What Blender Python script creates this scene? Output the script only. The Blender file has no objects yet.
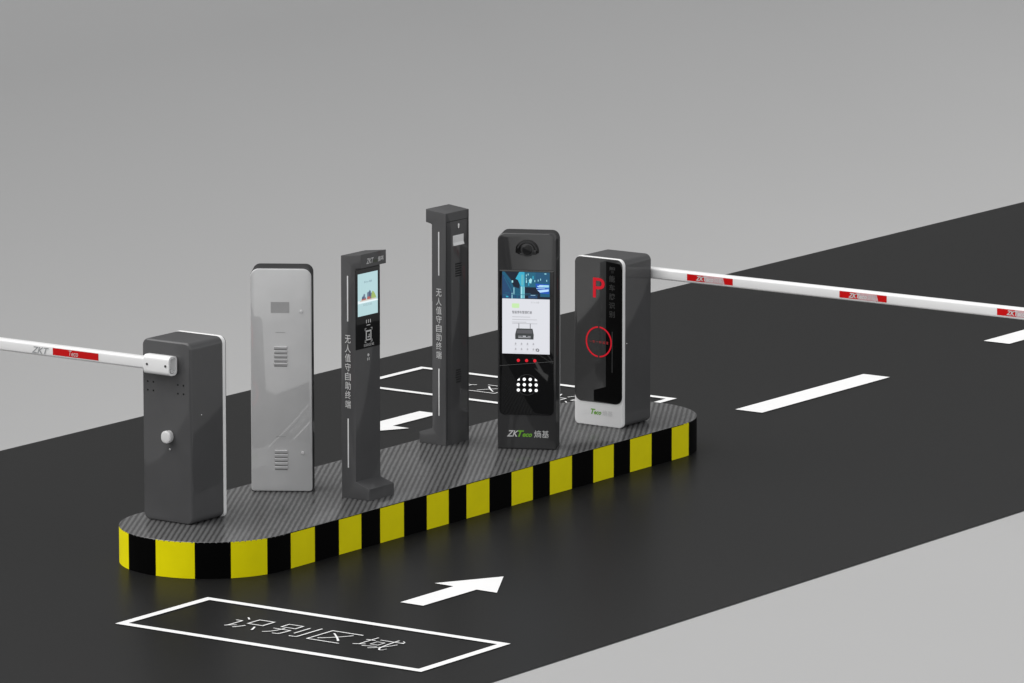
import bpy, bmesh, math
from mathutils import Matrix, Vector

# ------------------------------------------------------------------ basics
sc = bpy.context.scene
COL = sc.collection
PI = math.pi
K = 0.183                      # height of the island deck

def link(o):
    COL.objects.link(o)
    return o

def tag(o, label=None, cat=None, group=None, kind=None):
    if label: o['label'] = label
    if cat: o['category'] = cat
    if group: o['group'] = group
    if kind: o['kind'] = kind
    return o

def empty(name, loc, rz=0.0):
    o = bpy.data.objects.new(name, None)
    o.empty_display_size = 0.1
    link(o)
    o.location = loc
    o.rotation_euler = (0, 0, rz)
    return o

def obj(name, bm, mats, parent=None, smooth=None):
    me = bpy.data.meshes.new(name)
    bmesh.ops.recalc_face_normals(bm, faces=bm.faces)
    bm.to_mesh(me)
    bm.free()
    if not isinstance(mats, (list, tuple)): mats = [mats]
    for m in mats: me.materials.append(m)
    if smooth is not None:
        for p in me.polygons: p.use_smooth = True
        me.set_sharp_from_angle(angle=math.radians(smooth))
    o = bpy.data.objects.new(name, me)
    link(o)
    if parent: o.parent = parent
    return o

def copy_tree(o, parent=None):
    c = o.copy()
    link(c)
    if parent: c.parent = parent
    for ch in list(o.children):
        copy_tree(ch, c)
    return c

# ------------------------------------------------------------------ shapes
def rounded_poly(x0, y0, x1, y1, r, seg=8):
    """counter-clockwise rounded rectangle; r = one radius or (bl, br, tr, tl)"""
    if not isinstance(r, (tuple, list)): r = (r,) * 4
    pts = []
    for (cx, cy, a0, rad) in ((x0 + r[0], y0 + r[0], PI, r[0]), (x1 - r[1], y0 + r[1], 1.5 * PI, r[1]),
                              (x1 - r[2], y1 - r[2], 0, r[2]), (x0 + r[3], y1 - r[3], .5 * PI, r[3])):
        if rad < 1e-5:
            pts.append((cx, cy)); continue
        for i in range(seg + 1):
            a = a0 + .5 * PI * i / seg
            pts.append((cx + rad * math.cos(a), cy + rad * math.sin(a)))
    return pts

def prism(bm, pts, d0, d1, axis, bevel0=0.0, bevel1=0.0, mat=0, bseg=3):
    """extrude the 2-D outline from d0 to d1 along axis; bevel0/bevel1 soften the two rims.
    axis x: outline is (y,z); axis y: (x,z); axis z: (x,y)"""
    def P(u, v, d):
        return {'x': (d, u, v), 'y': (u, d, v), 'z': (u, v, d)}[axis]
    n = len(pts)
    cx = sum(p[0] for p in pts) / n; cy = sum(p[1] for p in pts) / n
    # inward offset of every vertex from its two edge normals
    def inset(k):
        if k <= 0: return pts
        out = []
        area = sum(pts[i][0] * pts[(i + 1) % n][1] - pts[(i + 1) % n][0] * pts[i][1] for i in range(n))
        s = 1 if area > 0 else -1
        for i in range(n):
            a, b, c = Vector(pts[i - 1]), Vector(pts[i]), Vector(pts[(i + 1) % n])
            e1, e2 = (b - a), (c - b)
            if e1.length < 1e-7 or e2.length < 1e-7:
                out.append(tuple(b)); continue
            e1.normalize(); e2.normalize()
            n1 = Vector((-e1.y, e1.x)) * s; n2 = Vector((-e2.y, e2.x)) * s
            m = n1 + n2
            m = m / max(1e-6, m.dot(n1)) if m.length > 1e-6 else n1
            out.append(tuple(b + m * k))
        return out
    sg = 1 if d1 > d0 else -1
    rings = []
    if bevel0 > 0:
        for i in range(bseg + 1):
            a = .5 * PI * i / bseg
            rings.append((inset(bevel0 * (1 - math.sin(a))), d0 + sg * bevel0 * (1 - math.cos(a))))
    else:
        rings.append((pts, d0))
    if bevel1 > 0:
        for i in range(bseg + 1):
            a = .5 * PI * i / bseg
            rings.append((inset(bevel1 * (1 - math.cos(a))), d1 - sg * bevel1 * (1 - math.sin(a))))
    else:
        rings.append((pts, d1))
    vs = [[bm.verts.new(P(u, v, d)) for (u, v) in ring] for ring, d in rings]
    for a, b in zip(vs[:-1], vs[1:]):
        for i in range(n):
            j = (i + 1) % n
            f = bm.faces.new((a[i], a[j], b[j], b[i])); f.material_index = mat
    f = bm.faces.new(vs[0]); f.material_index = mat
    f = bm.faces.new(vs[-1]); f.material_index = mat
    return bm

def box(bm, x0, x1, y0, y1, z0, z1, bev=0.0, mat=0):
    return prism(bm, [(x0, y0), (x1, y0), (x1, y1), (x0, y1)], z0, z1, 'z', bev, bev, mat, 2)

def circle_pts(cx, cy, r, n=24, ry=None):
    ry = ry or r
    return [(cx + r * math.cos(2 * PI * i / n), cy + ry * math.sin(2 * PI * i / n)) for i in range(n)]

def ring_flat(bm, cx, cz, r0, r1, d0, d1, axis, a0=0, a1=2 * PI, n=40, mat=0):
    pts = [(cx + r1 * math.cos(a0 + (a1 - a0) * i / n), cz + r1 * math.sin(a0 + (a1 - a0) * i / n)) for i in range(n + 1)]
    pts += [(cx + r0 * math.cos(a1 - (a1 - a0) * i / n), cz + r0 * math.sin(a1 - (a1 - a0) * i / n)) for i in range(n + 1)]
    # as quads strip, so the face stays planar and valid
    def P(u, v, d):
        return {'x': (d, u, v), 'y': (u, d, v), 'z': (u, v, d)}[axis]
    N = n + 1
    o = [[bm.verts.new(P(*pts[i], d)) for i in range(N)] for d in (d0, d1)]
    inn = [[bm.verts.new(P(*pts[2 * N - 1 - i], d)) for i in range(N)] for d in (d0, d1)]
    for i in range(n):
        for q in ((o[1][i], o[1][i + 1], inn[1][i + 1], inn[1][i]), (o[0][i], inn[0][i], inn[0][i + 1], o[0][i + 1]),
                  (o[0][i], o[0][i + 1], o[1][i + 1], o[1][i]), (inn[0][i], inn[1][i], inn[1][i + 1], inn[0][i + 1])):
            f = bm.faces.new(q); f.material_index = mat
    for i in (0, n):
        f = bm.faces.new((o[0][i], o[1][i], inn[1][i], inn[0][i])); f.material_index = mat
    return bm

def flat(bm, pts, fn, mat=0):
    f = bm.faces.new([bm.verts.new(fn(*p)) for p in pts]); f.material_index = mat

# ------------------------------------------------------------------ lettering
def text_mesh(body, shear=0.0, offset=0.0, spacing=1.0, line=1.0, align='LEFT', extrude=0.0):
    cu = bpy.data.curves.new('lettering', 'FONT')
    cu.body = body
    cu.shear = shear
    cu.offset = offset
    cu.space_character = spacing
    cu.space_line = line
    cu.align_x = align
    cu.resolution_u = 4
    cu.extrude = extrude
    o = bpy.data.objects.new('lettering', cu)
    link(o)
    bpy.context.view_layer.update()
    dg = bpy.context.evaluated_depsgraph_get()
    me = bpy.data.meshes.new_from_object(o.evaluated_get(dg))
    bpy.data.objects.remove(o)
    bpy.data.curves.remove(cu)
    me.materials.clear()
    return me

def text_into(bm, body, origin, xd, yd, w=None, h=None, mat=0, **kw):
    """lay lettering into bm; origin = lower-left corner of its box, xd/yd unit reading/up directions"""
    me = text_mesh(body, **kw)
    xs = [v.co.x for v in me.vertices]; ys = [v.co.y for v in me.vertices]
    x0, x1, y0, y1 = min(xs), max(xs), min(ys), max(ys)
    sx = w / (x1 - x0) if w else None
    sy = h / (y1 - y0) if h else None
    sx = sx or sy; sy = sy or sx
    X, Y, O = Vector(xd), Vector(yd), Vector(origin)
    Z = X.cross(Y)
    vm = [bm.verts.new(O + X * (v.co.x - x0) * sx + Y * (v.co.y - y0) * sy + Z * v.co.z) for v in me.vertices]
    for p in me.polygons:
        try:
            f = bm.faces.new([vm[i] for i in p.vertices]); f.material_index = mat
        except ValueError:
            pass
    bpy.data.meshes.remove(me)
    return bm

# ------------------------------------------------------------------ materials
def new_mat(name):
    m = bpy.data.materials.new(name); m.use_nodes = True
    nt = m.node_tree
    return m, nt, nt.nodes['Principled BSDF']

def noise_colour(nt, target, c, amount, scale, detail=4.0, coord='Object'):
    tc = nt.nodes.new('ShaderNodeTexCoord')
    nz = nt.nodes.new('ShaderNodeTexNoise'); nz.inputs['Scale'].default_value = scale; nz.inputs['Detail'].default_value = detail
    nt.links.new(tc.outputs[coord], nz.inputs['Vector'])
    cr = nt.nodes.new('ShaderNodeValToRGB')
    lo = [max(0, x * (1 - amount)) for x in c]; hi = [x * (1 + amount) for x in c]
    cr.color_ramp.elements[0].position = .3; cr.color_ramp.elements[0].color = (*lo, 1)
    cr.color_ramp.elements[1].position = .7; cr.color_ramp.elements[1].color = (*hi, 1)
    nt.links.new(nz.outputs['Fac'], cr.inputs['Fac'])
    nt.links.new(cr.outputs['Color'], target)
    return nz

def paint(name, c, rough=.3, spec=.5, metal=0.0, var=.05, scale=6.0, rvar=.05, coat=0.0):
    m, nt, b = new_mat(name)
    b.inputs['Metallic'].default_value = metal
    b.inputs['Specular IOR Level'].default_value = spec
    b.inputs['Coat Weight'].default_value = coat
    nz = noise_colour(nt, b.inputs['Base Color'], c, var, scale)
    mr = nt.nodes.new('ShaderNodeMapRange')
    mr.inputs['To Min'].default_value = max(.02, rough - rvar); mr.inputs['To Max'].default_value = rough + rvar
    nt.links.new(nz.outputs['Fac'], mr.inputs['Value'])
    nt.links.new(mr.outputs['Result'], b.inputs['Roughness'])
    return m

def mirror_black(name, c, refl, rough):
    """dark glass: a diffuse body under an even mirror share"""
    m, nt, b = new_mat(name)
    nt.nodes.remove(b)
    out = nt.nodes['Material Output']
    d = nt.nodes.new('ShaderNodeBsdfDiffuse')
    noise_colour(nt, d.inputs['Color'], c, .05, 5.0)
    g = nt.nodes.new('ShaderNodeBsdfGlossy'); g.inputs['Roughness'].default_value = rough; g.inputs['Color'].default_value = (1, 1, 1, 1)
    mx = nt.nodes.new('ShaderNodeMixShader'); mx.inputs['Fac'].default_value = refl
    nt.links.new(d.outputs[0], mx.inputs[1]); nt.links.new(g.outputs[0], mx.inputs[2])
    nt.links.new(mx.outputs[0], out.inputs['Surface'])
    return m

def glow(name, c, s=1.0):
    m, nt, b = new_mat(name)
    b.inputs['Base Color'].default_value = (c[0] * .1, c[1] * .1, c[2] * .1, 1)
    b.inputs['Roughness'].default_value = .3
    b.inputs['Emission Color'].default_value = (*c, 1)
    b.inputs['Emission Strength'].default_value = s * .56      # display levels at the exposure set below
    return m

DARK = mirror_black('dark_grey_paint', (.082, .082, .084), .035, .06)
DARK2 = mirror_black('charcoal_paint', (.036, .036, .037), .055, .06)
DARKB = mirror_black('dark_grey_trim', (.045, .045, .046), .03, .10)
WHITE = paint('white_enamel', (.90, .90, .90), .25, .4, var=.015)
BOOMW = paint('white_boom_enamel', (.88, .88, .88), .30, .4, var=.015, scale=3)
BACKP = mirror_black('pale_steel_sheet', (.55, .552, .555), .14, .035)
LOUV = paint('louvre_steel', (.66, .66, .665), .35, .5)
GLASS = mirror_black('black_mirror_glass', (.048, .048, .0485), .085, .06)
BEZEL = mirror_black('black_bezel', (.014, .014, .0145), .03, .05)
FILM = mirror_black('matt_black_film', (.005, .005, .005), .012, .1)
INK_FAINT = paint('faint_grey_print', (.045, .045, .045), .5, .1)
HOLE = paint('black_hole', (.006, .006, .006), .6, .2)
INK_W = paint('white_print', (.62, .62, .62), .5, .3, var=.02)
INK_G = paint('grey_print', (.36, .37, .38), .5, .3, var=.02)
INK_GREEN = paint('green_print', (.16, .42, .03), .45, .3, var=.02)
INK_RED = paint('red_film', (.62, .003, .004), .45, .2, var=.03)
INK_PINK = paint('pale_film', (.62, .42, .44), .4, .3, var=.1, scale=80)
YELLOW = paint('yellow_kerb_paint', (.92, .82, .001), .5, .1, var=.03, scale=9)
BLACK = paint('black_kerb_paint', (.002, .002, .002), .6, .02, var=.1, scale=9)
STRIP = paint('white_diffuser', (.78, .78, .78), .4, .4, var=.01)
CHROME = paint('chrome', (.75, .75, .75), .2, .5, metal=1.0)
KNOB = paint('white_plastic', (.74, .74, .74), .35, .5, var=.02)
RED_LED = glow('red_led', (.80, .010, .025), .8)
RED_SIGN = glow('red_sign_light', (.66, .006, .020), .68)
RED_DIM = glow('red_sign_dim', (.45, .03, .035), .6)
WHITE_LED = glow('white_led', (1, 1, 1), 1.1)

# road: dark surface with an even, blurred sheen
ROAD, nt, b = new_mat('dark_asphalt')
nt.nodes.remove(b)
d = nt.nodes.new('ShaderNodeBsdfDiffuse'); noise_colour(nt, d.inputs['Color'], (.0088, .0088, .0088), .22, 60.0, 8.0)
g = nt.nodes.new('ShaderNodeBsdfGlossy'); g.inputs['Roughness'].default_value = .31
mx = nt.nodes.new('ShaderNodeMixShader'); mx.inputs['Fac'].default_value = .098
nt.links.new(d.outputs[0], mx.inputs[1]); nt.links.new(g.outputs[0], mx.inputs[2])
nt.links.new(mx.outputs[0], nt.nodes['Material Output'].inputs['Surface'])

# floor: pale grey screed
FLOOR, nt, b = new_mat('pale_grey_floor')
b.inputs['Roughness'].default_value = .55
b.inputs['Specular IOR Level'].default_value = .12
noise_colour(nt, b.inputs['Base Color'], (.40, .40, .40), .012, .35, 3.0)

LINE = paint('white_road_paint', (.86, .86, .86), .6, .2, var=.015, scale=4)

# tread plate: fine ribs running aslant, uneven in tone
DECK, nt, b = new_mat('ribbed_tread_plate')
tc = nt.nodes.new('ShaderNodeTexCoord')
mp = nt.nodes.new('ShaderNodeMapping'); mp.inputs['Rotation'].default_value = (0, 0, math.radians(-30.5))
nt.links.new(tc.outputs['Object'], mp.inputs['Vector'])
nzd = nt.nodes.new('ShaderNodeTexNoise'); nzd.inputs['Scale'].default_value = 14; nzd.inputs['Detail'].default_value = 3
nt.links.new(tc.outputs['Object'], nzd.inputs['Vector'])
sep = nt.nodes.new('ShaderNodeSeparateXYZ'); nt.links.new(mp.outputs['Vector'], sep.inputs[0])
def math_node(op, a=None, bb=None):
    n = nt.nodes.new('ShaderNodeMath'); n.operation = op
    for i, v in enumerate((a, bb)):
        if v is None: continue
        if isinstance(v, (int, float)): n.inputs[i].default_value = v
        else: nt.links.new(v, n.inputs[i])
    return n.outputs[0]
wob = math_node('MULTIPLY', nzd.outputs['Fac'], 1.1)
ph = math_node('ADD', math_node('MULTIPLY', sep.outputs['Y'], 2 * PI / .0275), wob)
s01 = math_node('ADD', math_node('MULTIPLY', math_node('SINE', ph), .5), .5)
# breaks along each rib
nz2 = nt.nodes.new('ShaderNodeTexNoise'); nz2.inputs['Scale'].default_value = 1.0; nz2.inputs['Detail'].default_value = 2
mp2 = nt.nodes.new('ShaderNodeMapping'); mp2.inputs['Scale'].default_value = (14, 90, 1)
nt.links.new(mp.outputs['Vector'], mp2.inputs['Vector']); nt.links.new(mp2.outputs['Vector'], nz2.inputs['Vector'])
val = math_node('MULTIPLY', s01, math_node('ADD', math_node('MULTIPLY', nz2.outputs['Fac'], 1.5), .2))
cr = nt.nodes.new('ShaderNodeValToRGB')
cr.color_ramp.elements[0].position = .12; cr.color_ramp.elements[0].color = (.058, .058, .059, 1)
cr.color_ramp.elements[1].position = .85; cr.color_ramp.elements[1].color = (.142, .142, .143, 1)
nz3 = nt.nodes.new('ShaderNodeTexNoise'); nz3.inputs['Scale'].default_value = 160; nz3.inputs['Detail'].default_value = 2
nt.links.new(tc.outputs['Object'], nz3.inputs['Vector'])
val = math_node('MULTIPLY', val, math_node('ADD', math_node('MULTIPLY', nz3.outputs['Fac'], 1.3), .35))
nt.links.new(val, cr.inputs['Fac'])
nt.nodes.remove(b)
d = nt.nodes.new('ShaderNodeBsdfDiffuse'); nt.links.new(cr.outputs['Color'], d.inputs['Color'])
g = nt.nodes.new('ShaderNodeBsdfGlossy'); g.inputs['Roughness'].default_value = .15
bp = nt.nodes.new('ShaderNodeBump'); bp.inputs['Strength'].default_value = .14; bp.inputs['Distance'].default_value = .002
nt.links.new(val, bp.inputs['Height'])
nt.links.new(bp.outputs[0], g.inputs['Normal']); nt.links.new(bp.outputs[0], d.inputs['Normal'])
mx = nt.nodes.new('ShaderNodeMixShader'); mx.inputs['Fac'].default_value = .19
nt.links.new(d.outputs[0], mx.inputs[1]); nt.links.new(g.outputs[0], mx.inputs[2])
nt.links.new(mx.outputs[0], nt.nodes['Material Output'].inputs['Surface'])

# ------------------------------------------------------------------ ground, road and its paint
bm = bmesh.new()
prof = [(-400, 0), (-60, 0), (-20, 0), (-5.14, 0), (.34, 0)]
rho, bmin, bmax = 5.2, math.radians(7), math.radians(45)  # rise beyond the road added so the far ground turns darker
for i in range(1, 41):
    a = bmin + (bmax - bmin) * i / 40
    prof.append((.34 + rho * (math.sin(a) - math.sin(bmin)), rho * (math.cos(bmin) - math.cos(a))))
y1, z1 = prof[-1]
for L in (2, 6, 12, 20):
    prof.append((y1 + L * math.cos(bmax), z1 + L * math.sin(bmax)))
xs = [-400, -100, -30, -10, 0, 10, 30, 100, 400]
vv = [[bm.verts.new((x, y, z)) for (y, z) in [(y, z - .008) for y, z in prof]] for x in xs]
for i in range(len(xs) - 1):
    for j in range(len(prof) - 1):
        bm.faces.new((vv[i][j], vv[i + 1][j], vv[i + 1][j + 1], vv[i][j + 1]))
ground = tag(obj('ground', bm, FLOOR, smooth=60), 'pale grey bare ground on both sides of the dark road, far rise added for shading', kind='structure')

bm = bmesh.new()
Z0 = -.004
flat(bm, [(-120, -5.14), (120, -5.14), (120, .323), (-120, .323)], lambda x, y: (x, y, Z0))
road = tag(obj('road', bm, ROAD), 'dark smooth asphalt road with white painted markings', kind='structure')
ZM = 0.0
def mark(name, polys, label):
    bm = bmesh.new()
    for p in polys: flat(bm, p, lambda x, y: (x, y, ZM))
    o = obj(name, bm, LINE, road)
    return tag(o, label, kind='structure')
def rect(x0, x1, y0, y1): return [(x0, y0), (x1, y0), (x1, y1), (x0, y1)]
CX, CY = -8.575, -4.812            # twice the centre about which the two lanes mirror each other
def turn(p): return [(CX - x, CY - y) for x, y in p]
mark('lane_dash', [rect(-1.115, .275, -2.512, -2.331)], 'white lane dash nearest the island end')
mark('lane_dash', [rect(1.657, 3.047, -2.512, -2.331)], 'white lane dash cut by the right picture edge')
arrow = [(-6.385, -3.926), (-5.932, -3.926), (-5.935, -4.050), (-5.603, -3.858), (-5.928, -3.668), (-5.934, -3.787), (-6.383, -3.788)]
mark('direction_arrow', [arrow], 'white straight arrow in the near lane')
mark('direction_arrow', [turn(arrow)], 'white straight arrow in the far lane behind the dark pillars')
X0, X1, Y0, Y1 = -7.559, -6.830, -4.758, -2.945
t = .046
frame = [[(X0, Y0), (X1, Y0), (X1 - t, Y0 + t), (X0 + t, Y0 + t)], [(X1, Y0), (X1, Y1), (X1 - t, Y1 - t), (X1 - t, Y0 + t)],
         [(X1, Y1), (X0, Y1), (X0 + t, Y1 - t), (X1 - t, Y1 - t)], [(X0, Y1), (X0, Y0), (X0 + t, Y0 + t), (X0 + t, Y1 - t)]]
mark('zone_frame', frame, 'white outlined box with four characters in the near lane')
mark('zone_frame', [turn(p) for p in frame], 'white outlined box in the far lane behind the island')
for turned in (False, True):
    bm = bmesh.new()
    for ch, yc, w in zip('识别区域', (-3.472, -3.732, -3.990, -4.243), (.200, .212, .192, .205)):
        o = Vector((-7.297, yc + w / 2, ZM)); xd = Vector((0, -1, 0)); yd = Vector((1, 0, 0))
        if turned:
            o = Vector((CX - o.x, CY - o.y, ZM)); xd = -xd; yd = -yd
        text_into(bm, ch, o, xd, yd, w=w, h=.215, offset=-.018)
    o = obj('zone_lettering', bm, LINE, road)
    tag(o, 'thin white characters painted inside the %s box' % ('far' if turned else 'near'), kind='structure')

# ------------------------------------------------------------------ the island
isl = empty('traffic_island', (0, 0, 0))
tag(isl, 'long round-ended traffic island with yellow and black striped kerb and ribbed grey deck', 'traffic island')
IY0, IY1, R = -2.866, -1.946, .46
IX0, IX1 = -6.568, -2.010
CYI = (IY0 + IY1) / 2
ax0, ax1 = IX0 + R, IX1 - R          # cap centres
half = math.pi * R
LEN = ax1 - ax0
def outline(s):
    """point on the island outline; s = 0 where the near straight side begins at the left, growing along it to the right"""
    per = 2 * LEN + 2 * half
    s = s % per
    if s < LEN: return (ax0 + s, IY0)
    s -= LEN
    if s < half:
        a = -PI / 2 + s / R
        return (ax1 + R * math.cos(a), CYI + R * math.sin(a))
    s -= half
    if s < LEN: return (ax1 - s, IY1)
    s -= LEN
    a = PI / 2 + s / R
    return (ax0 + R * math.cos(a), CYI + R * math.sin(a))
def arc_s(x, y):
    a = math.atan2(y - CYI, x - ax0) % (2 * PI)
    return (a - 1.5 * PI) * R
edges = [arc_s(-6.446, -2.086) - .12, arc_s(-6.524, -2.211), arc_s(-6.567, -2.417), arc_s(-6.513, -2.620), arc_s(-6.402, -2.762), -.115]
# right-hand edge of each stripe from the left round end along the near side
near = [-6.038, -5.837, -5.632, -5.441, -5.278, -5.071, -4.869, -4.675, -4.515, -4.308, -4.104, -3.908, -3.749, -3.542, -3.338, -3.143, -2.984, -2.775, -2.575, -2.400]
edges += [x - .007 - ax0 for x in near]
per = 2 * LEN + 2 * half
s_end = edges[0] + per
n_rest = int(round((s_end - edges[-1]) / .2)); n_rest += (len(edges) + n_rest - 1) % 2
s_last = edges[-1]
edges += [s_last + (s_end - s_last) * i / n_rest for i in range(1, n_rest + 1)]
bm = bmesh.new()
for i in range(len(edges) - 1):
    a, bb = edges[i], edges[i + 1]
    n = max(2, int((bb - a) / .02))
    for k in range(n):
        p, q = outline(a + (bb - a) * k / n), outline(a + (bb - a) * (k + 1) / n)
        f = bm.faces.new([bm.verts.new((*p, -.0035)), bm.verts.new((*q, -.0035)), bm.verts.new((*q, K - .002)), bm.verts.new((*p, K - .002))])
        f.material_index = (i + 1) % 2
bmesh.ops.remove_doubles(bm, verts=bm.verts, dist=1e-5)
kerb = obj('kerb', bm, [BLACK, YELLOW], isl, smooth=40)
bm = bmesh.new()
pts = []
for i in range(49): a = PI / 2 + PI * i / 48; pts.append((ax0 + R * math.cos(a), CYI + R * math.sin(a)))
for i in range(49): a = -PI / 2 + PI * i / 48; pts.append((ax1 + R * math.cos(a), CYI + R * math.sin(a)))
prism(bm, pts, K - .006, K, 'z', 0, .0015)
obj('deck', bm, DECK, isl, smooth=50)

# ------------------------------------------------------------------ barrier gate (front faces +x)
GW, GH, GD, GP = .316, .932, .259, .024
def make_gate():
    g = empty('barrier_gate', (0, 0, 0))
    xb, xf = -(GD + GP) / 2, (GD + GP) / 2
    hw = GW / 2
    bm = bmesh.new()
    prism(bm, rounded_poly(-hw + .0015, .001, hw - .0015, GH - .0015, .037, 10), xb, xf - GP - .003, 'x', .013, 0)
    obj('cabinet', bm, DARK, g, smooth=35)
    bm = bmesh.new()
    box(bm, xb + .03, xf - .02, -hw + .045, hw - .045, -.003, .0025)
    obj('base', bm, HOLE, g)
    bm = bmesh.new()
    prism(bm, rounded_poly(-hw, .0005, hw, GH, (.026, .026, .038, .038), 10), xf - GP, xf, 'x', .003, .004)
    obj('front_plate', bm, WHITE, g, smooth=35)
    bm = bmesh.new()
    prism(bm, rounded_poly(-hw + .0015, .130, hw - .004, GH - .003, (.045, .045, .035, .035), 10), xf - .002, xf + .004, 'x', 0, .0015)
    gl = obj('glass_panel', bm, GLASS, g, smooth=35)
    # letters read towards +y when seen from +x
    o = xf + .0052
    bm = bmesh.new()
    text_into(bm, 'P', (o, -.036, .710), (0, 1, 0), (0, 0, 1), w=.077, h=.110, offset=.006, extrude=0)
    obj('parking_letter', bm, RED_SIGN, gl)
    bm = bmesh.new()
    cz = .467
    for a0 in (PI / 2 + .07, -PI / 2 + .07):
        ring_flat(bm, .003, cz, .0775, .0855, xf + .0042, xf + .0055, 'x', a0, a0 + PI - .14, 36)
    obj('light_ring', bm, RED_SIGN, gl)
    bm = bmesh.new()
    text_into(bm, '一车一杆减速', (o, -.060, cz - .009), (0, 1, 0), (0, 0, 1), w=.126, h=.016, spacing=1.5)
    obj('ring_lettering', bm, RED_DIM, gl)
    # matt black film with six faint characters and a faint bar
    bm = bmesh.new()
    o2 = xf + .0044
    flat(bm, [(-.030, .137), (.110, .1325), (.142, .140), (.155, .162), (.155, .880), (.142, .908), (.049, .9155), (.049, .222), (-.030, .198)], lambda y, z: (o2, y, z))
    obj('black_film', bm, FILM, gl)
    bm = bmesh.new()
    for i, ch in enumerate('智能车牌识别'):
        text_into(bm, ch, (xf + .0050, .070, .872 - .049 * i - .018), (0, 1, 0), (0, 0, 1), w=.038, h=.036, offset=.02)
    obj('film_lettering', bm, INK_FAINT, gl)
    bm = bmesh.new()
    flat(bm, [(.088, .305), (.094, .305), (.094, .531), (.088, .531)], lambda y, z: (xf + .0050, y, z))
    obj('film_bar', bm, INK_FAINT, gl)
    bm = bmesh.new()
    e = xf + .0012
    text_into(bm, 'ZK', (e, -.105, .062), (0, 1, 0), (0, 0, 1), w=.052, h=.026, shear=.3, offset=.02, mat=0)
    text_into(bm, 'T', (e, -.052, .062), (0, 1, 0), (0, 0, 1), w=.032, h=.030, shear=.3, offset=.03, mat=1)
    text_into(bm, 'eco', (e, -.030, .062), (0, 1, 0), (0, 0, 1), w=.048, h=.018, shear=.3, offset=.03, mat=1)
    text_into(bm, '熵基', (e, .026, .060), (0, 1, 0), (0, 0, 1), w=.066, h=.030, mat=2)
    obj('logo', bm, [WHITE, INK_GREEN, LOUV], g)
    # back: knob, screws, keyhole
    bm = bmesh.new()
    prism(bm, circle_pts(-.015, .443, .026, 28, .031), xb - .001, xb - .012, 'x', 0, .004)
    prism(bm, rounded_poly(-.045, .411, .015, .475, .028, 8), xb - .012, xb - .036, 'x', .004, .008)
    obj('knob', bm, KNOB, g, smooth=40)
    bm = bmesh.new()
    prism(bm, circle_pts(-.019, .376, .006, 14), xb - .0004, xb - .005, 'x', 0, .001)
    obj('keyhole', bm, CHROME, g, smooth=40)
    for yy, zz in [(sy + dy, sz) for sy, dz in ((.103, 0), (-.089, 0)) for dy in (.018, -.018) for sz in (.712, .668)]:
        bm = bmesh.new()
        prism(bm, circle_pts(yy, zz, .0048, 12), xb + .004, xb - .0012, 'x', 0, .0004)
        obj('bolt', bm, HOLE, g, smooth=40)
    for (sx, sy, zz) in ((xb + .078, -hw, .556), (xf - GP - .012, hw, .466)):
        bm = bmesh.new()
        s = 1 if sy > 0 else -1
        prism(bm, circle_pts(sx, zz, .0045, 14), sy - s * .002, sy + s * .0025, 'y', 0, .0008)
        obj('lock_cylinder', bm, CHROME, g, smooth=40)
    # boom, carried in a sleeve on the back
    xa0, xa1 = xb - .073, xb - .015
    bm = bmesh.new()
    prism(bm, circle_pts(.06, .806, .034, 28), xb - .001, xa1 - .004, 'x')
    obj('axle', bm, DARKB, g, smooth=40)
    zb, zt = .788, .847
    bm = bmesh.new()
    pr = rounded_poly(xa0, zb, xa1, zt, .012, 5)
    prism(bm, pr, .083, 3.30, 'y', 0, .004)
    arm = obj('boom_arm', bm, BOOMW, g, smooth=35)
    ys = .083
    for k in range(3):
        s0 = .674 - .977 + .977 * k
        if s0 < .1: s0 += .977 * 3
        for side in (-1, 1):
            xs_ = xa0 - .0012 if side < 0 else xa1 + .0012
            bm = bmesh.new()
            flat(bm, [(s0 - .296, zb + .013), (s0, zb + .013), (s0, zb + .049), (s0 - .296, zb + .049)], lambda y, z: (xs_, y, z))
            obj('red_band', bm, INK_RED, arm)
    for k in range(3):
        s0 = .674 + .977 * k
        # seen from -x the boom reads towards -y
        x_ = xa0 - .002
        bm = text_into(bmesh.new(), 'ZKT', (x_, s0 + .138, zb + .011), (0, -1, 0), (0, 0, 1), w=.112, h=.034, shear=.35, offset=.01)
        obj('boom_lettering', bm, INK_G, arm)
        bm = text_into(bmesh.new(), 'Teco', (x_, s0 - .105, zb + .018), (0, -1, 0), (0, 0, 1), w=.060, h=.028, shear=.2)
        obj('boom_lettering', bm, INK_W, arm)
        # seen from +x it reads towards +y, on a paler film
        x_ = xa1 + .0018
        bm = bmesh.new()
        flat(bm, [(s0 - .178, zb + .014), (s0 - .052, zb + .014), (s0 - .062, zb + .048), (s0 - .188, zb + .048)], lambda y, z: (x_, y, z))
        obj('pale_film', bm, INK_PINK, arm)
        x_ = xa1 + .0026
        bm = text_into(bmesh.new(), 'ZKTeco', (x_, s0 - .238, zb + .018), (0, 1, 0), (0, 0, 1), w=.115, h=.026, shear=.3, offset=.03)
        text_into(bm, '熵基', (x_, s0 - .118, zb + .018), (0, 1, 0), (0, 0, 1), w=.05, h=.026)
        obj('boom_lettering', bm, INK_W, arm)
    bm = bmesh.new()
    zs0, zs1 = .766, .864
    xs0, xs1 = xa0 - .006, xa1 + .004
    yA, yB = .085, -.076
    outer = rounded_poly(xs0, zs0, xs1, zs1, .022, 6)
    inner = rounded_poly(xs0 + .008, zs0 + .010, xs1 - .008, zs1 - .010, .016, 6)
    n = len(outer)
    def ringv(pts, y): return [bm.verts.new((u, y, v)) for u, v in pts]
    rings = [ringv(inner, yA), ringv(outer, yA), ringv(outer, yB), ringv(inner, yB), ringv(inner, yB + .035)]
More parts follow.
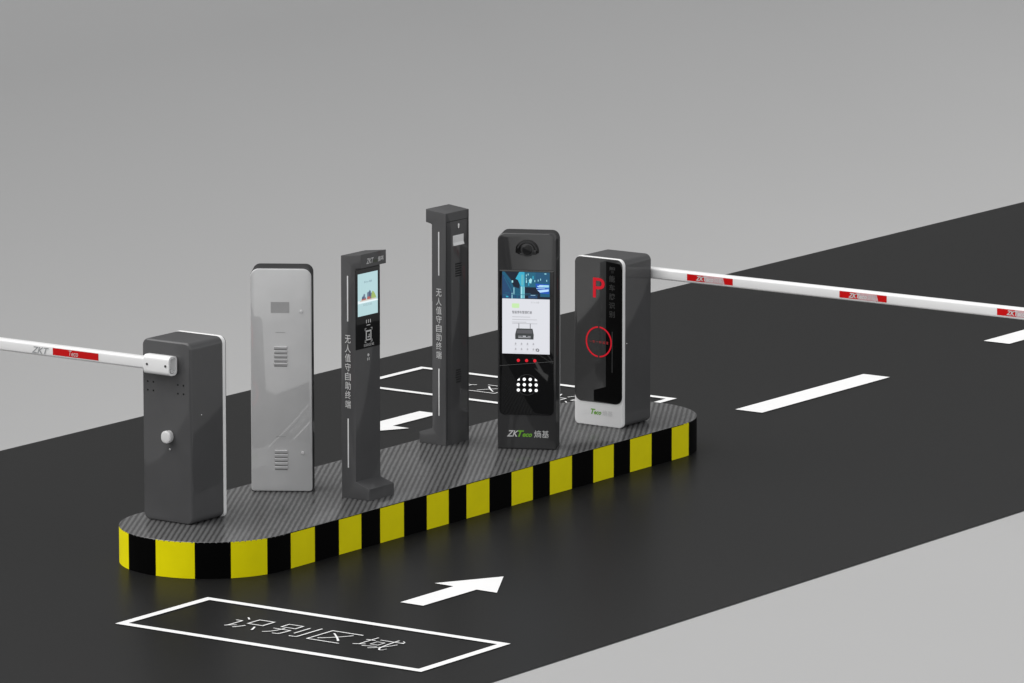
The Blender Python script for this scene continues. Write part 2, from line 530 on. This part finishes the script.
    for a_, b_ in zip(rings[:-1], rings[1:]):
        for i in range(n):
            j = (i + 1) % n
            bm.faces.new((a_[i], a_[j], b_[j], b_[i]))
    bm.faces.new(rings[-1])
    bm.faces.new(rings[0])
    sl = obj('boom_sleeve', bm, WHITE, g, smooth=35)
    for yy in (.062, -.055):
        bm = bmesh.new()
        prism(bm, circle_pts(yy, .817, .0065, 12), xs0 - .0002, xs0 - .003, 'x', 0, .001)
        obj('sleeve_screw', bm, DARKB, sl, smooth=40)
    bm = bmesh.new()
    prism(bm, circle_pts((xs0 + xs1) / 2, zs0 + .022, .010, 16), yB + .034, yB + .004, 'y', 0, .002)
    obj('sleeve_screw', bm, KNOB, sl, smooth=40)
    return g
gate = make_gate()
gate.location = (-6.203 + (GD + GP) / 2, -2.368 + GW / 2, K)
tag(gate, 'dark grey barrier gate seen from its back, with a white knob below its boom', 'barrier gate', 'barrier gates on the island')
gate2 = copy_tree(gate)
gate2.location = (-2.786 + (GD + GP) / 2, -2.679 + GW / 2, K)
gate2.rotation_euler = (0, 0, PI)
tag(gate2, 'barrier gate with a black glass front showing a red P and a red ring', 'barrier gate', 'barrier gates on the island')

# ------------------------------------------------------------------ self-service pillar (screen faces -y)
PW, PD = .218, .090
def make_pillar():
    g = empty('service_terminal', (0, 0, 0))
    hw = PW / 2
    # side outline in (y, z): column with a hood above and a foot below
    yb, yf = 0.0, -PD
    side = [(yb, 0), (yb, 1.261), (yf - .040, 1.276), (yf - .040, 1.206), (yf - .006, 1.199), (yf, 1.193),
            (yf, .090), (yf - .006, .086), (yf - .086, .060), (yf - .086, 0)]
    bm = bmesh.new()
    prism(bm, side, -hw, hw, 'x', .004, .004, bseg=2)
    obj('column', bm, DARK, g, smooth=30)
    # black glass with screen
    bm = bmesh.new()
    box(bm, -hw + .005, hw - .006, yf - .0035, yf + .002, .777, 1.191, .001)
    gl = obj('glass_panel', bm, BEZEL, g, smooth=35)
    bm = bmesh.new()
    yy = yf - .0042
    x0, x1, z0, z1 = -hw + .019, hw - .026, .948, 1.168
    def P(u, v, d=0): return (x0 + (x1 - x0) * u, yy - d, z0 + (z1 - z0) * v)
    N = 8
    flat(bm, [(0, 0), (1, 0), (1, 1), (0, 1)], lambda u, v: P(u, v), 0)
    flat(bm, [(0, .30), (1, .30), (1, .33), (.7, .36), (.35, .34), (0, .37)], lambda u, v: P(u, v, .0003), 1)
    flat(bm, [(.06, .34), (.94, .34), (.80, .375), (.20, .385)], lambda u, v: P(u, v, .0006), 2)
    for (a, c, hgt, m) in ((.20, .30, .47, 3), (.27, .36, .52, 4), (.34, .40, .44, 3), (.46, .56, .55, 4), (.55, .64, .58, 3), (.63, .70, .52, 4)):
        flat(bm, [(a, .37), (c, .37), (c, hgt - .03), ((a + c) / 2, hgt), (a, hgt - .03)], lambda u, v: P(u, v, .0009), m)
    flat(bm, [(.66, .375), (.92, .37), (.88, .43), (.80, .52), (.72, .545), (.68, .47)], lambda u, v: P(u, v, .0012), 5)
    for (a, c, v0, v1) in ((.18, .40, .372, .40), (.46, .62, .372, .43)):
        flat(bm, [(a, v0), (c, v0), (c, v1), (a, v1)], lambda u, v: P(u, v, .0014), 6)
    text_into(bm, 'ZKTeco 熵基', P(.30, .765, .0014), (1, 0, 0), (0, 0, 1), w=.068, h=.011, mat=4)
    text_into(bm, '欢迎光临', P(.25, .225, .0014), (1, 0, 0), (0, 0, 1), w=.078, h=.012, mat=7)
    obj('screen', bm, [SCR_BG, SCR_PALE, SCR_SAND, SCR_NAVY, SCR_SLATE, SCR_GREEN, SCR_BRICK, SCR_GREY], gl)
    # printed marks on the glass
    bm = bmesh.new()
    for k in (-1, 0, 1):
        box(bm, .001 + k * .017 - .003, .001 + k * .017 + .003, yy - .0004, yy + .0003, .906, .924)
    box(bm, -.014, .016, yy - .0004, yy + .0003, .893, .897)
    obj('speaker_slots', bm, INK_W, gl)
    bm = bmesh.new()
    c0, c1, d0, d1 = -.030, .034, .806, .880
    for (xx, zz, sx, sz) in ((c0, d1, 1, -1), (c1, d1, -1, -1), (c0, d0, 1, 1), (c1, d0, -1, 1)):
        box(bm, *sorted((xx, xx + sx * .013)), yy - .0004, yy + .0003, *sorted((zz, zz + sz * .003)))
        box(bm, *sorted((xx + sx * .0005, xx + sx * .0035)), yy - .0004, yy + .0003, *sorted((zz + sz * .0035, zz + sz * .013)))
    i0, i1, j0, j1 = -.022, .026, .816, .868
    for (a, c, e, f) in ((i0, i1, j1 - .008, j1), (i0, i1, j0, j0 + .006), (i0, i0 + .008, j0 + .007, j1 - .009), (i1 - .008, i1, j0 + .007, j1 - .009)):
        box(bm, a, c, yy - .0004, yy + .0003, e, f)
    box(bm, -.006, .012, yy - .0004, yy + .0003, .830, .836)
    box(bm, .004, .011, yy - .0004, yy + .0003, .838, .848)
    text_into(bm, '扫码区域', (-.040, yy - .0002, .785), (1, 0, 0), (0, 0, 1), w=.088, h=.015)
    obj('scan_mark', bm, INK_W, gl)
    bm = bmesh.new()
    prism(bm, circle_pts(.004, .738, .008, 16), yf + .001, yf - .002, 'y', 0, .001)
    box(bm, -.005, .000, yf - .0015, yf + .001, .710, .724)
    box(bm, .008, .013, yf - .0015, yf + .001, .710, .724)
    obj('sensor', bm, INK_W, g)
    # hood lettering
    bm = bmesh.new()
    yh = yf - .0408
    zz = 1.222
    text_into(bm, 'ZKT', (-.064, yh, zz + .001), (1, 0, 0), (0, 0, 1), w=.062, h=.027, shear=.3, offset=.012, mat=0)
    text_into(bm, 'eco', (-.002, yh, zz + .001), (1, 0, 0), (0, 0, 1), w=.034, h=.014, shear=.3, mat=1)
    text_into(bm, '熵基', (.036, yh, zz), (1, 0, 0), (0, 0, 1), w=.050, h=.028, offset=.01, mat=0)
    obj('logo', bm, [INK_W, INK_G2], g)
    # both sides: upper and lower light bar with a column of characters between
    for s in (-1, 1):
        for (za, zb) in ((.923, 1.160), (.160, .418)):
            bm = bmesh.new()
            prism(bm, rounded_poly(-.0475, za, -.0405, zb, .003, 4), s * hw - s * .002, s * hw + s * .0016, 'x', 0, .0006)
            obj('light_bar', bm, STRIP, g, smooth=40)
        bm = bmesh.new()
        chars = '无人值守自助终端'
        pitch = (.853 - .466) / len(chars)
        for i, ch in enumerate(chars):
            ztop = .853 - pitch * i
            w = .036
            if s < 0: text_into(bm, ch, (s * (hw + .0012), -.044 + w / 2, ztop - .043), (0, -1, 0), (0, 0, 1), w=w, h=.042, offset=.004)
            else: text_into(bm, ch, (s * (hw + .0012), -.044 - w / 2, ztop - .043), (0, 1, 0), (0, 0, 1), w=w, h=.042, offset=.004)
        obj('side_lettering', bm, INK_W, g)
    # back door with lock, window and vents
    bm = bmesh.new()
    x0, x1, z0, z1 = -hw + .010, hw - .010, .03, 1.212
    for (a, c, e, f) in ((x0, x1, z1, z1 + .003), (x0, x0 + .003, z0, z1 - .0005), (x1 - .003, x1, z0, z1 - .0005)):
        box(bm, a, c, yb - .001, yb + .0006, e, f)
    obj('door_seam', bm, HOLE, g)
    bm = bmesh.new()
    prism(bm, rounded_poly(-.0135, 1.168, .0005, 1.196, .006, 6), yb - .001, yb + .005, 'y', 0, .001)
    obj('lock', bm, CHROME, g, smooth=40)
    bm = bmesh.new()
    a, c, e, f = -.057, .041, 1.078, 1.134
    # a pale shallow tray let into the door
    box(bm, a, c, yb - .001, yb + .0012, e, f)
    obj('window', bm, TRAY, g)
    bm = bmesh.new()
    prism(bm, [(yb + .0012, 1.080), (yb + .007, 1.079), (yb + .007, 1.081), (yb + .0012, 1.095)], a + .001, c - .001, 'x')
    obj('window_sill', bm, WHITE, g)
    for zc, wdt in ((.945, .052), (.366, .052)):
        bm = bmesh.new()
        for k in range(6):
            q = wdt / 2 * (1 if zc > .9 else (1 - .13 * abs(k - 2.5)))
            za = zc + (k - 2.5) * .013
            prism(bm, [(yb - .001, za - .004), (yb + .0006, za - .004), (yb + .0040, za + .002), (yb - .001, za + .004)], -.008 - q, -.008 + q, 'x')
        obj('vent', bm, DARKB, g)
    return g
SCR_BG = glow('screen_pale_blue', (.50, .73, .76), .78)
SCR_PALE = glow('screen_white', (.78, .90, .93), .9)
SCR_SAND = glow('screen_sand', (.68, .62, .55), .8)
SCR_NAVY = glow('screen_navy', (.06, .09, .17), .9)
SCR_SLATE = glow('screen_slate', (.13, .17, .24), .9)
SCR_GREEN = glow('screen_green', (.33, .45, .12), .9)
SCR_BRICK = glow('screen_brick', (.42, .10, .08), .9)
SCR_GREY = glow('screen_grey', (.28, .36, .40), .9)
TRAY = paint('pale_tray', (.90, .90, .90), .5, .3)
INK_G2 = paint('dull_green_print', (.06, .08, .03), .5, .3)
pil = make_pillar()
pil.location = (-5.186 + PW / 2, -2.549, K)
tag(pil, 'slim dark grey service terminal with a lit pale blue screen under its hood', 'service terminal', 'service terminals on the island')
pil2 = copy_tree(pil)
pil2.location = (-3.739 + PW / 2 + .002, -2.174, K)
pil2.rotation_euler = (0, 0, PI)
tag(pil2, 'slim dark grey service terminal turned away, showing its back door with lock and small window', 'service terminal', 'service terminals on the island')

# ------------------------------------------------------------------ recognition kiosk (front faces -y)
KW, KD, KH = .314, .165, 1.170
def make_kiosk():
    g = empty('display_kiosk', (0, 0, 0))
    hw, hd = KW / 2, KD / 2
    bm = bmesh.new()
    prism(bm, rounded_poly(-hw, 0, hw, KH, (.004, .004, .040, .040), 8), -hd, hd - .012, 'y', .006, .002)
    obj('housing', bm, DARK2, g, smooth=35)
    bm = bmesh.new()
    prism(bm, rounded_poly(-hw - .001, .003, hw + .001, KH - .003, (.016, .016, .044, .044), 10), hd - .0115, hd, 'y', .002, .004)
    bp_ = obj('back_panel', bm, BACKP, g, smooth=35)
    def bx(v): return hw - v                # v measured from the left as seen from behind
    for (za, zb, va, vb) in ((.660, .768, .121, .187), (.117, .224, .121, .187)):
        for k in range(5):
            bm = bmesh.new()
            zc = za + (zb - za) * (k + .5) / 5
            prism(bm, [(hd - .001, zc - .009), (hd + .0008, zc - .009), (hd + .008, zc + .001), (hd + .008, zc + .004), (hd - .001, zc + .0055)], bx(va), bx(vb), 'x')
            box(bm, bx(vb), bx(va), hd - .001, hd + .0006, zc - .0135, zc - .0095, mat=1)
            obj('louvre', bm, [LOUV, SLOT], bp_)
    bm = bmesh.new()
    box(bm, bx(.200), bx(.105), hd - .001, hd + .001, .938, .995)
    obj('rating_plate', bm, PLATE, bp_)
    for zc in (.836, .290):
        bm = bmesh.new()
        box(bm, bx(.179), bx(.128), hd - .001, hd + .0008, zc - .0015, zc + .0015)
        obj('slot', bm, PLATE, bp_)
    for (v, zc) in ((.262, .947), (.266, .205)):
        bm = bmesh.new()
        prism(bm, circle_pts(bx(v), zc, .0085, 18), hd - .001, hd + .006, 'y', 0, .002)
        obj('lock', bm, LOUV, bp_, smooth=40)
    # front
    def fx(v): return -hw + v
    bm = bmesh.new()
    prism(bm, rounded_poly(fx(.010), .188, fx(.304), .974, (.026, .026, .006, .006), 8), -hd + .002, -hd - .004, 'y', 0, .0015)
    gl = obj('glass_panel', bm, KGLASS, g, smooth=35)
    bm = bmesh.new()
    box(bm, fx(.012), fx(.303), -hd - .0058, -hd - .0035, .9655, .9720)
    obj('top_trim', bm, LOUV2, gl)
    bm = bmesh.new()
    flat(bm, [(fx(.011), .4515), (fx(.303), .481), (fx(.303), .4835), (fx(.011), .454)], lambda u, v: (u, -hd - .0045, v))  # slanting reflection drawn as a thin pale strip across the glass
    obj('glass_reflection', bm, LOUV2, gl)
    yy = -hd - .0046
    bm = bmesh.new()
    X0, X1, Z0, Z1 = fx(.026), fx(.282), .520, .963
    def P(u, v, d=0): return (X0 + (X1 - X0) * u, yy - d, Z0 + (Z1 - Z0) * v)
    def poly(pts, m, d=.0003): flat(bm, pts, lambda u, v: P(u, v, d), m)
    def rc(a, c, e, f, m, d=.0003): poly([(a, e), (c, e), (c, f), (a, f)], m, d)
    sp = .672
    rc(0, 1, 0, sp, 0, 0)
    rc(0, 1, sp, 1, 1, 0)
    U = lambda v: sp + (1 - sp) * v
    # upper picture: a dark blue night scene
    poly([(.0, U(0)), (.24, U(0)), (.24, U(.25)), (.16, U(.55)), (.04, U(.85)), (0, U(.9))], 2, .0003)
    poly([(.05, U(1)), (.36, U(1)), (.30, U(.78)), (.37, U(.62)), (.36, U(.38)), (.24, U(.45)), (.18, U(.72))], 3, .0006)
    poly([(.36, U(1)), (.47, U(1)), (.47, U(.45)), (.39, U(.47)), (.33, U(.70)), (.28, U(.74))], 4, .0008)
    rc(.39, .47, U(.02), U(.46), 5, .0009)
    rc(.47, .70, U(.44), U(.98), 6, .0004)
    rc(.70, .99, U(.62), U(.98), 7, .0004)
    rc(.48, .80, U(.0), U(.44), 3, .0006)
    poly([(.70, U(.58)), (.99, U(.56)), (.99, U(.20)), (.80, U(.22)), (.72, U(.40))], 8, .0009)
    rc(.74, .98, U(.46), U(.53), 9, .0012)
    poly([(.74, U(.33)), (.98, U(.38)), (.98, U(.30)), (.80, U(.25))], 9, .0012)
    poly([(.56, U(.70)), (.60, U(.78)), (.63, U(.72)), (.61, U(.58)), (.57, U(.60))], 5, .0011)
    for (a, e) in ((.50, .84), (.54, .88), (.50, .72), (.68, .64), (.75, .66), (.80, .70), (.93, .66)):
        rc(a, a + .015, U(e), U(e + .07), 5, .0012)
    poly([(.03, U(.80)), (.045, U(.81)), (.22, U(.26)), (.20, U(.24))], 6, .0012)
    rc(.20, .215, U(.0), U(.22), 5, .0012); rc(.24, .255, U(.16), U(.42), 5, .0012)
    rc(.20, .75, U(.145), U(.165), 6, .0013)
    rc(.55, .74, U(.03), U(.12), 2, .0012)
    rc(.74, 1, U(.0), U(.09), 3, .0012)
    rc(.26, .30, U(.03), U(.13), 2, .0013); rc(.34, .37, U(.03), U(.12), 2, .0013)
    rc(.42, .46, U(.02), U(.46), 10, .0012); rc(.40, .45, U(.5), U(.9), 10, .0010)
    rc(.89, .93, U(.93), U(.965), 5, .0012)
    for (a, c, e, f, m) in ((.72, .90, .385, .405, 9), (.76, .985, .43, .445, 5), (.72, .78, .50, .56, 8), (.86, .985, .47, .52, 5), (.02, .10, .12, .15, 6), (.06, .16, .20, .22, 6),
                            (.08, .13, .05, .10, 4), (.50, .52, .60, .70, 5), (.55, .57, .50, .62, 4), (.64, .66, .74, .86, 4), (.60, .70, .135, .15, 9), (.48, .60, .20, .215, 6), (.20, .23, .60, .68, 5), (.26, .28, .66, .74, 3)):
        rc(a, c, U(e), U(f), m, .0015)
    # lower picture: a white sheet with a black router
    text_into(bm, 'ZKTeco 熵基', P(.60, .620, .0005), (1, 0, 0), (0, 0, 1), w=.046, h=.010, mat=12)
    poly(rounded_poly(.205, .560, .36, .615, .012, 4), 11, .0005)
    text_into(bm, '智能停车管理终端', P(.21, .490, .0005), (1, 0, 0), (0, 0, 1), w=.106, h=.016, offset=.01, mat=13)
    for k, wd in enumerate((.38, .52, .30)):
        rc(.21, .21 + wd, .448 - .032 * k, .454 - .032 * k, 12, .0005)
    rc(.21, .74, .368, .374, 12, .0005)
    for a in (.345, .585): rc(a, a + .012, .30, .372, 14, .0007)
    poly([(.275, .178), (.660, .178), (.665, .235), (.640, .310), (.305, .310), (.272, .235)], 14, .0005)
    poly([(.300, .250), (.640, .250), (.625, .296), (.315, .296)], 13, .0008)
    rc(.34, .60, .195, .203, 12, .0008); rc(.43, .50, .212, .221, 0, .0008); rc(.335, .41, .212, .219, 12, .0008); rc(.535, .60, .212, .219, 12, .0008)
    for k in range(4):
        for zz in (.110, .045):
            a = .265 + .125 * k
            poly([(a, zz), (a + .03, zz), (a + .036, zz + .016), (a + .012, zz + .030), (a + .003, zz + .016)], 12, .0005)
            rc(a - .02, a + .052, zz - .014, zz - .009, 15, .0005)
    rc(.22, .60, .012, .017, 15, .0005)
    poly([(.71, .035), (.77, .030), (.785, .052), (.755, .070), (.705, .064)], 13, .0005)
    rc(.725, .762, .043, .058, 0, .0008)
    obj('screen', bm, KS, gl)
    bm = bmesh.new()
    for k in range(3):
        prism(bm, circle_pts(fx(.113 + .0445 * k), .484, .0085, 18), -hd - .0035, -hd - .0065, 'y', 0, .001)
        o = obj('indicator_lamp', bm, RED_LED, gl, smooth=40)
        bm = bmesh.new()
    bm.free()
    bm = bmesh.new()
    ring_flat(bm, fx(.161), .352, .054, .0575, -hd - .0035, -hd - .0052, 'y')
    rg = obj('lamp_window', bm, DARKB, gl, smooth=40)
    bm = bmesh.new()
    for i in range(4):
        for j in range(3):
            rr = .0085
            cx_, cz_ = fx(.113 + .0322 * i), .382 - .0295 * j
            if j == 0 and i in (0, 3):
                s = 1 if i == 0 else -1
                pts = [(cx_ + s * .007, cz_ + .006), (cx_ + s * .0075, cz_ - .007), (cx_ - s * .006, cz_ - .0075), (cx_ - s * .003, cz_ - .001)]
                if s < 0: pts = pts[::-1]
            else:
                pts = circle_pts(cx_, cz_, rr, 16)
            prism(bm, pts, -hd - .0035, -hd - .0055, 'y')
    obj('lamp_array', bm, WHITE_LED, gl)
    bm = bmesh.new()
    e = -hd - .001
    zz = .068
    text_into(bm, 'ZK', (fx(.050), e, zz), (1, 0, 0), (0, 0, 1), w=.064, h=.034, shear=.35, offset=.02, mat=0)
    text_into(bm, 'T', (fx(.108), e, zz), (1, 0, 0), (0, 0, 1), w=.036, h=.035, shear=.3, offset=.035, mat=1)
    text_into(bm, 'eco', (fx(.135), e, zz), (1, 0, 0), (0, 0, 1), w=.052, h=.019, shear=.3, offset=.035, mat=1)
    text_into(bm, '熵基', (fx(.198), e, zz - .003), (1, 0, 0), (0, 0, 1), w=.080, h=.040, mat=0)
    obj('logo', bm, [INK_W, INK_GREEN], g)
    # camera under an arched brow
    bm = bmesh.new()
    cx_, cz_ = fx(.160), 1.080
    N = 20
    arch = [(cx_ + .063 * math.cos(PI * i / N), cz_ + .058 * math.sin(PI * i / N)) for i in range(N + 1)]
    arch += [(cx_ - .063, cz_ - .012), (cx_ - .045, cz_ - .022), (cx_ + .045, cz_ - .022), (cx_ + .063, cz_ - .012)]
    prism(bm, arch, -hd + .001, -hd - .0025, 'y', 0, .0008)
    cm = obj('camera_window', bm, BEZEL2, g, smooth=30)
    bm = bmesh.new()
    ring_flat(bm, cx_, cz_ - .006, .049, .056, -hd - .002, -hd - .014, 'y', .12, PI - .35, 28)
    obj('camera_brow', bm, DARKB, cm, smooth=40)
    bm = bmesh.new()
    prism(bm, circle_pts(cx_ + .002, cz_ + .004, .036, 32), -hd - .002, -hd - .012, 'y', 0, .003)
    obj('lens_barrel', bm, DARKB, cm, smooth=40)
    bm = bmesh.new()
    prism(bm, circle_pts(cx_ + .002, cz_ + .004, .027, 28), -hd - .011, -hd - .016, 'y', 0, .004, bseg=4)
    obj('lens', bm, BEZEL, cm, smooth=60)
    bm = bmesh.new()
    box(bm, cx_ - .038, cx_ + .030, -hd - .012, -hd - .002, cz_ - .022, cz_ - .014, .002)
    box(bm, cx_ + .031, cx_ + .048, -hd - .010, -hd - .002, cz_ - .018, cz_ + .004, .002)
    obj('lens_bracket', bm, DARKB, cm, smooth=40)
    return g
PLATE = mirror_black('grey_plate', (.38, .38, .382), .08, .15)
SLOT = paint('slot_shadow_grey', (.16, .16, .16), .5, .2)
LOUV2 = paint('dull_trim', (.09, .09, .09), .35, .5)
BEZEL2 = mirror_black('dark_window', (.010, .010, .010), .03, .1)
KGLASS = mirror_black('kiosk_black_glass', (.006, .006, .0065), .04, .03)
KS = [glow('page_white', (.74, .75, .80), .86), glow('night_blue', (.012, .10, .18), .9), glow('denim_blue', (.02, .07, .17), .8),
      glow('night_black', (.008, .014, .03), .9), glow('cyan', (.04, .40, .58), .9), glow('pale_cyan', (.35, .72, .80), .9),
      glow('teal', (.02, .14, .23), .8), glow('steel_blue', (.02, .10, .20), .8), glow('vivid_blue', (.015, .09, .48), .9),
      glow('ice_blue', (.45, .68, .92), .95), glow('light_teal', (.12, .45, .52), .9), glow('leaf_green', (.55, .80, .42), .9),
      glow('page_grey', (.42, .42, .45), .9), glow('page_dark', (.10, .10, .11), .9), glow('router_black', (.045, .05, .052), .9),
      glow('page_light_grey', (.62, .62, .66), .9)]
ki = make_kiosk()
# a point on the front edge's middle and the direction of the front's left-to-right edge
def place_kiosk(o, left, right, behind):
    l, r = Vector((*left, 0)), Vector((*right, 0))
    d = (r - l).normalized(); n = Vector((d.y, -d.x, 0))      # n looks towards the viewer
    c = (l + r) / 2 - n * (KD / 2)
    if behind: d = -d
    o.location = (c.x, c.y, K)
    o.rotation_euler = (0, 0, math.atan2(d.y, d.x))
place_kiosk(ki, (-3.639, -2.442), (-3.498, -2.728), False)
tag(ki, 'dark kiosk with a large colour screen, red lamps and a grid of white lamps', 'kiosk', 'display kiosks on the island')
ki2 = copy_tree(ki)
place_kiosk(ki2, (-5.326, -2.074), (-5.158, -2.339), True)
tag(ki2, 'kiosk turned away, its pale grey steel back panel with two sets of louvres in view', 'kiosk', 'display kiosks on the island')

# ------------------------------------------------------------------ light
SUN_AZ, SUN_EL = math.radians(122), math.radians(48)
sd = Vector((math.cos(SUN_EL) * math.cos(SUN_AZ), math.cos(SUN_EL) * math.sin(SUN_AZ), math.sin(SUN_EL)))
sun = bpy.data.lights.new('sun', 'SUN')
sun.energy = 1.5; sun.angle = math.radians(88); sun.color = (1, .985, .965)
so = link(bpy.data.objects.new('sun', sun))
so.rotation_euler = sd.to_track_quat('Z', 'Y').to_euler()
so.location = (-10, 10, 20)

world = bpy.data.worlds.new('World'); sc.world = world
world.use_nodes = True
nt = world.node_tree
bg = nt.nodes['Background']
sky = nt.nodes.new('ShaderNodeTexSky'); sky.sky_type = 'NISHITA'; sky.sun_disc = False
sky.sun_elevation = SUN_EL; sky.sun_rotation = PI / 2 - SUN_AZ
hs = nt.nodes.new('ShaderNodeHueSaturation'); hs.inputs['Saturation'].default_value = .04   # overcast: grey, not blue
nt.links.new(sky.outputs[0], hs.inputs['Color']); nt.links.new(hs.outputs[0], bg.inputs['Color'])
bg.inputs['Strength'].default_value = .088

# ------------------------------------------------------------------ camera
C = Vector((-30.44518395, -21.24199678, 6.48467248))
Rv = Vector((0.57220281, -0.82011215, 0)); fw = Vector((0.80787934, 0.56366782, -0.17207427)); up = Rv.cross(fw)
cam = bpy.data.cameras.new('camera')
cam.sensor_width = 36; cam.lens = 6218.07624 * 36 / 1024
cam.clip_start = .5; cam.clip_end = 3000
co = link(bpy.data.objects.new('camera', cam))
M = Matrix((Rv, up, -fw)).transposed().to_4x4(); M.translation = C
co.matrix_world = M
sc.camera = co

sc.view_settings.view_transform = 'Standard'
sc.view_settings.look = 'None'
sc.view_settings.exposure = 0.97
sc.view_settings.gamma = 1
sc.view_settings.use_curve_mapping = False
sc.cycles.max_bounces = 8
